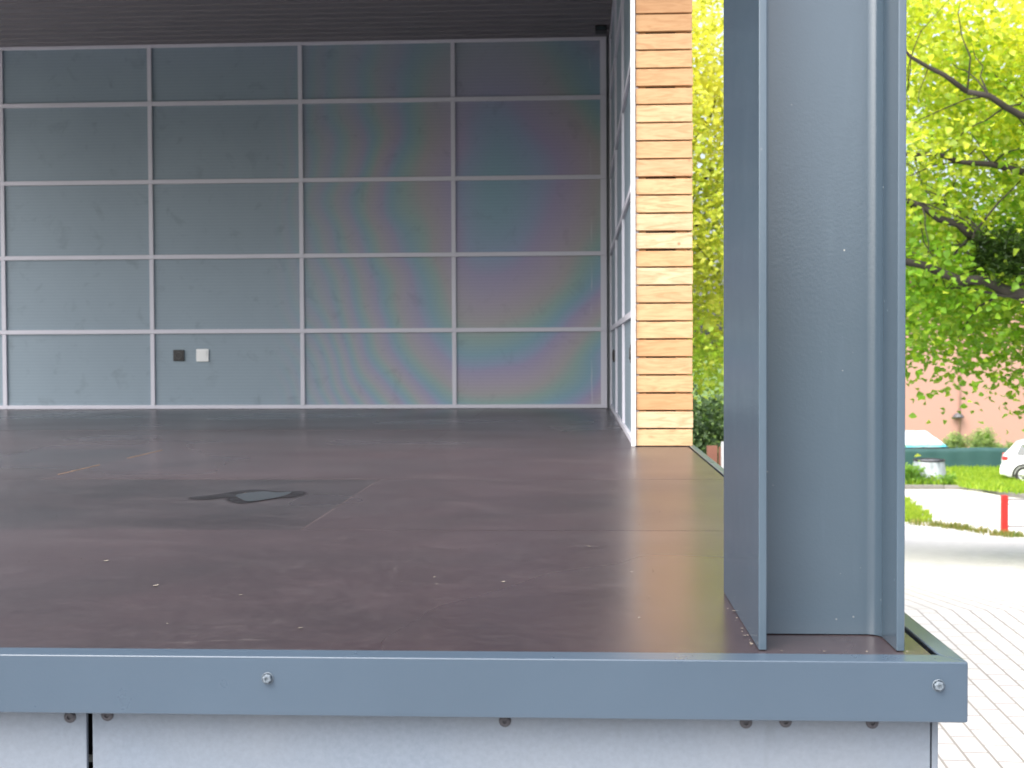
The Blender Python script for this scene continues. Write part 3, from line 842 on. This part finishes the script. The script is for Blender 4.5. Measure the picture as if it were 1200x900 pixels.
# green screen fence with posts
gf = thing('screen_fence', 'dark green privacy screen fence in front of the salmon building', 'fence', (15, 50, gz(50)))
def cloth(u, v):
    x = 6 + 20 * u; z = gz(50) - .05 + (1.03 + .015 * math.sin(x * 2.1) + .02 * math.sin(x * .9)) * v
    return (x, 50 + .02 * math.sin(x * 3.1 + v) + .015 * math.sin(x * 7.7), z)
o = MB().grid(cloth, 160, 6).build('screen_cloth', M['screen'], gf, 0, True)
so = o.modifiers.new('th', 'SOLIDIFY'); so.thickness = .006
for x in (7.3, 9.8, 12.3, 14.82, 17.3, 19.8, 22.3, 24.8):
    MB().tube([(x, 50.05, gz(50) - .1), (x, 50.05, gz(50) + 1.06)], .024, 8).build('fence_post', M['post_green'], gf, 0, True)

# tarp-covered shelter behind the fence
sh = thing('tarp_shelter', 'low shelter under a white tarp with a turquoise hem behind the green fence', 'shelter', (12.8, 54, -3.60))
E0 = [(10.2, 52.4, -3.55), (15.15, 52.4, -3.55), (15.15, 56.0, -3.55), (10.2, 56.0, -3.55)]; R0 = [(11.6, 54.2, -2.98), (14.75, 54.2, -3.0)]
b = MB()
def quad_grid(p, q, r_, s_, n):
    p, q, r_, s_ = map(Vector, (p, q, r_, s_))
    b.grid(lambda u, v: (p.lerp(q, u)).lerp(s_.lerp(r_, u), v) + Vector((0, 0, .012 * math.sin(9 * u + 5 * v) - .05 * math.sin(math.pi * v) * (u * (1 - u) * 4))), n, 8)
quad_grid(E0[0], E0[1], R0[1], R0[0], 20); quad_grid(E0[1], E0[2], R0[1], R0[1], 6); quad_grid(E0[2], E0[3], R0[0], R0[1], 20); quad_grid(E0[3], E0[0], R0[0], R0[0], 6)
o = b.build('tarp_roof', M['tarp'], sh, 0, True); so = o.modifiers.new('th', 'SOLIDIFY'); so.thickness = .01
b = MB()
b.box((10.2, 52.4, -3.62), (15.2, 52.46, -3.57)); b.box((10.2, 55.94, -3.62), (15.2, 56.0, -3.57)); b.box((10.2, 52.46, -3.62), (10.26, 55.94, -3.57)); b.box((15.14, 52.46, -3.62), (15.2, 55.94, -3.57))
b.build('eave_frame', M['black'], sh)
for x in (10.25, 12.7, 15.1):
    for y in (52.5, 55.9):
        box('shelter_post', (x - .03, y - .03, gz(54) - .1), (x + .03, y + .03, -3.62), M['black'], sh)

# bamboo-like bushes showing above the fence
for (x, y, z, rx, rz_, lb) in ((16.85, 53.6, -3.70, .80, 1.05, 'tall feathery pale green bush rising above the green fence'),
                           (15.85, 54.0, -3.85, .55, .92, 'narrow feathery bush beside the taller one above the green fence'),
                           (17.85, 53.4, -3.95, .75, .68, 'low rounded pale green bush above the fence near the white car')):
    t_ = thing('feathery_bush', lb, 'bush', (x, y, gz(y)), 'bushes behind the green fence')
    z0 = gz(y); H_ = z + rz_ - z0; stems = []; Pc = []
    for i in range(26):
        a_ = random.random() * 6.28; rr_ = rx * random.uniform(.15, 1.0); hh = H_ * random.uniform(.72, 1.0) * (1 - .28 * (rr_ / rx) ** 2)
        st_ = [(x + math.cos(a_) * rr_ * q ** 1.8, y + math.sin(a_) * rr_ * q ** 1.8, z0 - .05 + hh * (q - .10 * q ** 3 * rr_ / rx)) for q in np.linspace(0, 1, 9)]
        stems.append(st_)
        for q in np.linspace(.25, 1, 16):
            k_ = q * 8; i0 = min(int(k_), 7); p0, p1 = np.array(st_[i0]), np.array(st_[i0 + 1])
            Pc.append(p0 + (p1 - p0) * (k_ - i0) + rng.normal(size=3) * .05)
    Pc = np.array(Pc); n = len(Pc)
    Q = spray(Pc, 20, (.11, .11, .07), .13, [(.13, .22, .08), (.36, .46, .22)], rng.random(n) * .9, .5)
    Q[3][:] *= .32
    leaf_mesh('foliage', *Q, M['leaf'], t_)
    b = MB()
    for st_ in stems:
        b.tube(st_, [.014 - .0012 * q for q in range(9)], 6)
    b.build('stem', M['bark'], t_)

# grey tub in the grass
tb = thing('plastic_tub', 'pale grey ribbed plastic tub with a dark rim in the grass by the fence', 'tub', (12.0, 43.7, gz(43.7) + .12))
zb, zt = gz(43.7) + .08, -3.36
b = MB(); n = 48
for zz, r_ in ((zb, .60), (zb + .08, .60), (zb + .12, .575), (zt - .05, .50), (zt, .49)):
    for j in range(n):
        q = 2 * math.pi * j / n; rr_ = r_ + (.014 if j % 4 < 2 else 0) * (zz not in (zb, zt))
        b.v.append((12.0 + rr_ * math.cos(q), 43.7 + rr_ * math.sin(q), zz))
for i in range(4):
    for j in range(n):
        b.f.append((i*n+j, i*n+(j+1) % n, (i+1)*n+(j+1) % n, (i+1)*n+j))
b.f.append(tuple(4 * n + j for j in range(n)))
b.build('tub_body', M['tub'], tb, 0, True)
MB().tube([(12.0 + .5 * math.cos(q), 43.7 + .5 * math.sin(q), zt + .015) for q in np.linspace(0, 2 * math.pi, 41)], .028, 8).build('rim', M['black'], tb, 0, True)

# white hatchback parked on the grass, its rear towards the fence's middle
CX0, CY0 = 14.62, 43.6; CZ = gz(43.6) + .14
car = thing('parked_car', 'white hatchback parked on the grass at the right edge', 'car', (CX0 + 2.0, CY0 + .85, CZ))
def carpt(x, y, z): return (CX0 + x, CY0 + y, CZ + z)
W_ = 1.70
# stations along the car: x, sill z, belt z, roof z (or bonnet), half width low, half width top
stt = [(0.00, .42, .80, .82, .68, .60), (.06, .30, .86, .92, .78, .66), (.22, .24, .90, 1.08, .84, .62), (.48, .22, .92, 1.38, .85, .58), (.75, .22, .93, 1.46, .85, .57),
       (1.5, .22, .92, 1.49, .85, .58), (2.2, .22, .91, 1.46, .85, .58), (2.75, .22, .90, 1.22, .85, .60), (3.15, .22, .88, .97, .85, .70), (3.6, .24, .80, .90, .83, .72), (3.95, .28, .68, .76, .76, .66), (4.1, .40, .60, .64, .62, .55)]
b = MB(); ring = 12
for x, zs, zbelt, zr, wl, wt in stt:
    yc = W_ / 2
    half = [(wl * .90, zs), (wl, zs + .12), (wl, (zs + zbelt) / 2), (wl * .985, zbelt), (wt + .03, zr - .05), (wt * .86, zr)]
    pts = [(-a, z) for a, z in half] + [(a, z) for a, z in reversed(half)]
    for a, z in pts:
        b.v.append(carpt(x, yc + a, z))
for i in range(len(stt) - 1):
    for j in range(ring):
        b.f.append((i*ring+j, i*ring+(j+1) % ring, (i+1)*ring+(j+1) % ring, (i+1)*ring+j))
b.f.append(tuple(range(ring))); b.f.append(tuple((len(stt)-1)*ring + j for j in range(ring)))
body = b.build('body', M['car'], car, .03, seg=3)
def win(pts, name='side_window'):
    """window pane set just proud of the body side; pts (x, y, z) in the car's frame"""
    n_ = (Vector(pts[1]) - Vector(pts[0])).cross(Vector(pts[2]) - Vector(pts[0])).normalized()
    if n_.y > 0: n_ = -n_
    return MB().prism([carpt(*(Vector(p) + n_ * .004)) for p in pts], (0, 0, 0), tuple(n_ * .012)).build(name, M['glass'], car, .004)
def yside(z, zbelt=.92, zr=1.42, wl=.85, wt=.61):
    u = max(0, min(1, (z - zbelt) / (zr - zbelt))); return W_ / 2 - (wl * .985 + (wt - wl * .985) * u)
win([(x, yside(z) - .004, z) for x, z in ((.46, .98), (1.02, .97), (1.02, 1.37), (.62, 1.34))])
win([(x, yside(z) - .004, z) for x, z in ((1.08, .97), (1.85, .96), (1.85, 1.39), (1.08, 1.38))])
win([(x, yside(z) - .004, z) for x, z in ((1.92, .96), (2.75, .95), (2.30, 1.33), (1.92, 1.38))])
for y, nm in ((-.005, 'tail_light'), (W_ - .18, 'tail_light')):
    b = MB().box(carpt(.02, y + .03, .80), carpt(.22, y + .155, .93)); b.build(nm, M['tail'], car, .02)
for x in (.72, 3.25):
    for y, sgn in ((0.0, -1), (W_, 1)):
        wb = MB(); cy = y - sgn * .20
        wb.lathe([(.19, 0), (.29, .0), (.31, .03), (.31, .17), (.29, .205), (.20, .205), (.19, .19), (.19, .02), (.19, 0)], carpt(x, cy, .31), (0, sgn, 0), 28)
        wo_ = wb.build('wheel', M['tyre'], car, 0, True)
        rb = MB().lathe([(.0, .185), (.05, .185), (.06, .175), (.165, .172), (.19, .19)], carpt(x, cy, .31), (0, sgn, 0), 28)
        rb.build('rim', M['rim'], wo_, 0, True)
        for s_ in range(5 if sgn < 0 else 0):
            db = MB()
            q = s_ * 1.2566
            c0 = Vector(carpt(x, cy + sgn * .178, .31)) + Vector((math.cos(q + .63), 0, math.sin(q + .63))) * .115
            db.lathe([(.0, .0), (.038, .0), (.038, .006), (0, .006)], c0, (0, sgn, 0), 10)
            db.build('rim_opening', M['black'], wo_)
        # dark wheel arch round the tyre
        ab = MB(); 
        outer = [(x + .385 * math.cos(a), .31 + .385 * math.sin(a)) for a in np.linspace(-.15, math.pi + .15, 22)]
        inner = [(x + .315 * math.cos(a), .31 + .315 * math.sin(a)) for a in np.linspace(math.pi + .15, -.15, 22)]
        ysk = y - sgn * .0 + sgn * .004
        ab.prism([carpt(px_, ysk, pz_) for px_, pz_ in outer + inner], (0, 0, 0), (0, sgn * .008, 0))
        ab.build('wheel_arch', M['black'], car)
box('bumper', carpt(-.05, .12, .30), carpt(.10, W_ - .12, .55), M['car'], car, .03)
car.location = (16.50, 43.55, gz(43.4) + .14); car.rotation_euler.z = -.33

# red barrier
RB = Vector((9.65, 29.0, gz(29)))
br_ = thing('red_barrier', 'red post barrier with thin dark rails at the edge of the plaza', 'barrier', tuple(RB))
for dx in (0, 1.75):
    ps = box('barrier_post', (RB.x + dx - .068, RB.y - .068, RB.z - .1), (RB.x + dx + .068, RB.y + .068, RB.z + .90), M['red'], br_, .008)
    MB().lathe([(.096, 0), (.096, .012), (.03, .035), (0, .036)], (RB.x + dx, RB.y, RB.z + .90), (0, 0, 1), 4).build('post_cap', M['red'], ps)
for zz in (.83, .22):
    MB().tube([(RB.x + .06, RB.y, RB.z + zz), (RB.x + 1.69, RB.y, RB.z + zz)], .016, 8).build('rail', M['rail'], br_, 0, True)
MB().tube([(RB.x + .05, RB.y - .03, RB.z + .74), (RB.x + .25, RB.y - .03, RB.z + .66), (RB.x + .50, RB.y - .03, RB.z + .60)], .006, 6).build('chain', M['rail'], br_)

# grass and weeds (nobody could count the blades)
def blades(name, label, pts, h, wd, tint):
    n = len(pts); an = rng.random(n) * 6.28; lean = rng.normal(size=(n, 2)) * .35
    hh = h * rng.uniform(.4, 1.2, n)
    z = np.array([gz(y) for y in pts[:, 1]]) + pts[:, 2]
    base = np.stack([pts[:, 0], pts[:, 1], z], 1)
    d = np.stack([np.cos(an), np.sin(an), np.zeros(n)], 1) * (wd * rng.uniform(.6, 1.3, n))[:, None]
    tip = base + np.stack([lean[:, 0] * hh, lean[:, 1] * hh, hh], 1)
    mid = base * .45 + tip * .55 + np.stack([-lean[:, 0] * hh * .15, -lean[:, 1] * hh * .15, hh * .08], 1)
    V = np.stack([base - d, base + d, mid + d * .8, tip, mid - d * .8], 1).reshape(-1, 3)
    F = [tuple(range(5 * i, 5 * i + 5)) for i in range(n)]
    me = bpy.data.meshes.new(name); me.from_pydata(V.tolist(), [], F)
    ca = me.color_attributes.new('tint', 'FLOAT_COLOR', 'POINT')
    mixc = rng.random((n, 1)); T = np.array(tint[0]) * (1 - mixc) + np.array(tint[1]) * mixc
    ca.data.foreach_set('color', np.concatenate([np.repeat(T, 5, 0), np.ones((n * 5, 1))], 1).astype(np.float32).ravel())
    me.materials.append(M['leaf']); o = bpy.data.objects.new(name, me); COL.objects.link(o)
    return tag(o, label, 'grass', None, 'stuff')
GT = [(.16, .29, .025), (.36, .46, .06)]
pts = np.stack([rng.uniform(10.2, 19, 15000), rng.uniform(42.8, 49.9, 15000), np.full(15000, .12)], 1)
lim = np.where(pts[:, 0] < 12.3, 42.75, np.where(pts[:, 0] < 13.45, 42.6 - (pts[:, 0] - 12.3) * 3.6, 38.9))
p2 = np.stack([rng.uniform(12.6, 19, 9000), rng.uniform(38, 43.5, 9000), np.full(9000, .12)], 1)
lim2 = np.where(p2[:, 0] < 13.45, 42.75 - (p2[:, 0] - 12.3) * 3.2, 39.1 - (p2[:, 0] - 13.45) * .25)
blades('grass', 'bright green grass on the bank behind the kerb', np.concatenate([pts[pts[:, 1] > lim], p2[p2[:, 1] > lim2]]), .22, .02, GT)
u = rng.random(9000); v = rng.random(9000)
yy = 31.8 + u * 6.7
xr = np.interp(yy, [31.8, 32, 34.7, 36.8, 38.5], [8.7, 8.8, 9.4, 9.6, 9.95]) + .12 * np.sin(yy * 5)
pts = np.stack([xr - (xr - 6.3) * v, yy, np.full(9000, .0)], 1)
blades('grass', 'bright grass patch beside the column at the plaza edge', pts, .15, .018, [(.16, .27, .025), (.32, .40, .05)])
q = []
for (x, y), s in zip([(8.7, 30.95), (8.95, 30.5), (9.1, 30.2), (9.3, 29.6), (9.42, 28.8), (9.5, 28.3), (8.3, 31.3), (9.35, 27.4), (9.9, 25.3)], (1.2, 1.3, 1, .8, .8, .6, .6, .6, .5)):
    k_ = int(90 * s); q.append(np.stack([x + rng.normal(size=k_) * .13, y + rng.normal(size=k_) * .16, np.full(k_, .01)], 1))
blades('weeds', 'green and dry weeds growing along the far edge of the plaza', np.concatenate(q), .15, .014, [(.10, .17, .03), (.28, .24, .10)])
# leafy weeds beside the tub
Pw = np.stack([rng.uniform(10.6, 12.7, 160), rng.uniform(43.0, 44.4, 160), np.zeros(160)], 1)
Pw[:, 2] = [gz(y) + .15 + random.random() * (.55 if x < 11.6 else .22) for x, y in Pw[:, :2]]
Qw = spray(Pw, 26, (.10, .10, .08), .10, [(.10, .22, .03), (.22, .36, .07)], rng.random(160), .1)
tag(leaf_mesh('undergrowth', *Qw, M['leaf'], None), 'leafy weeds growing round the grey tub', 'weeds', None, 'stuff')
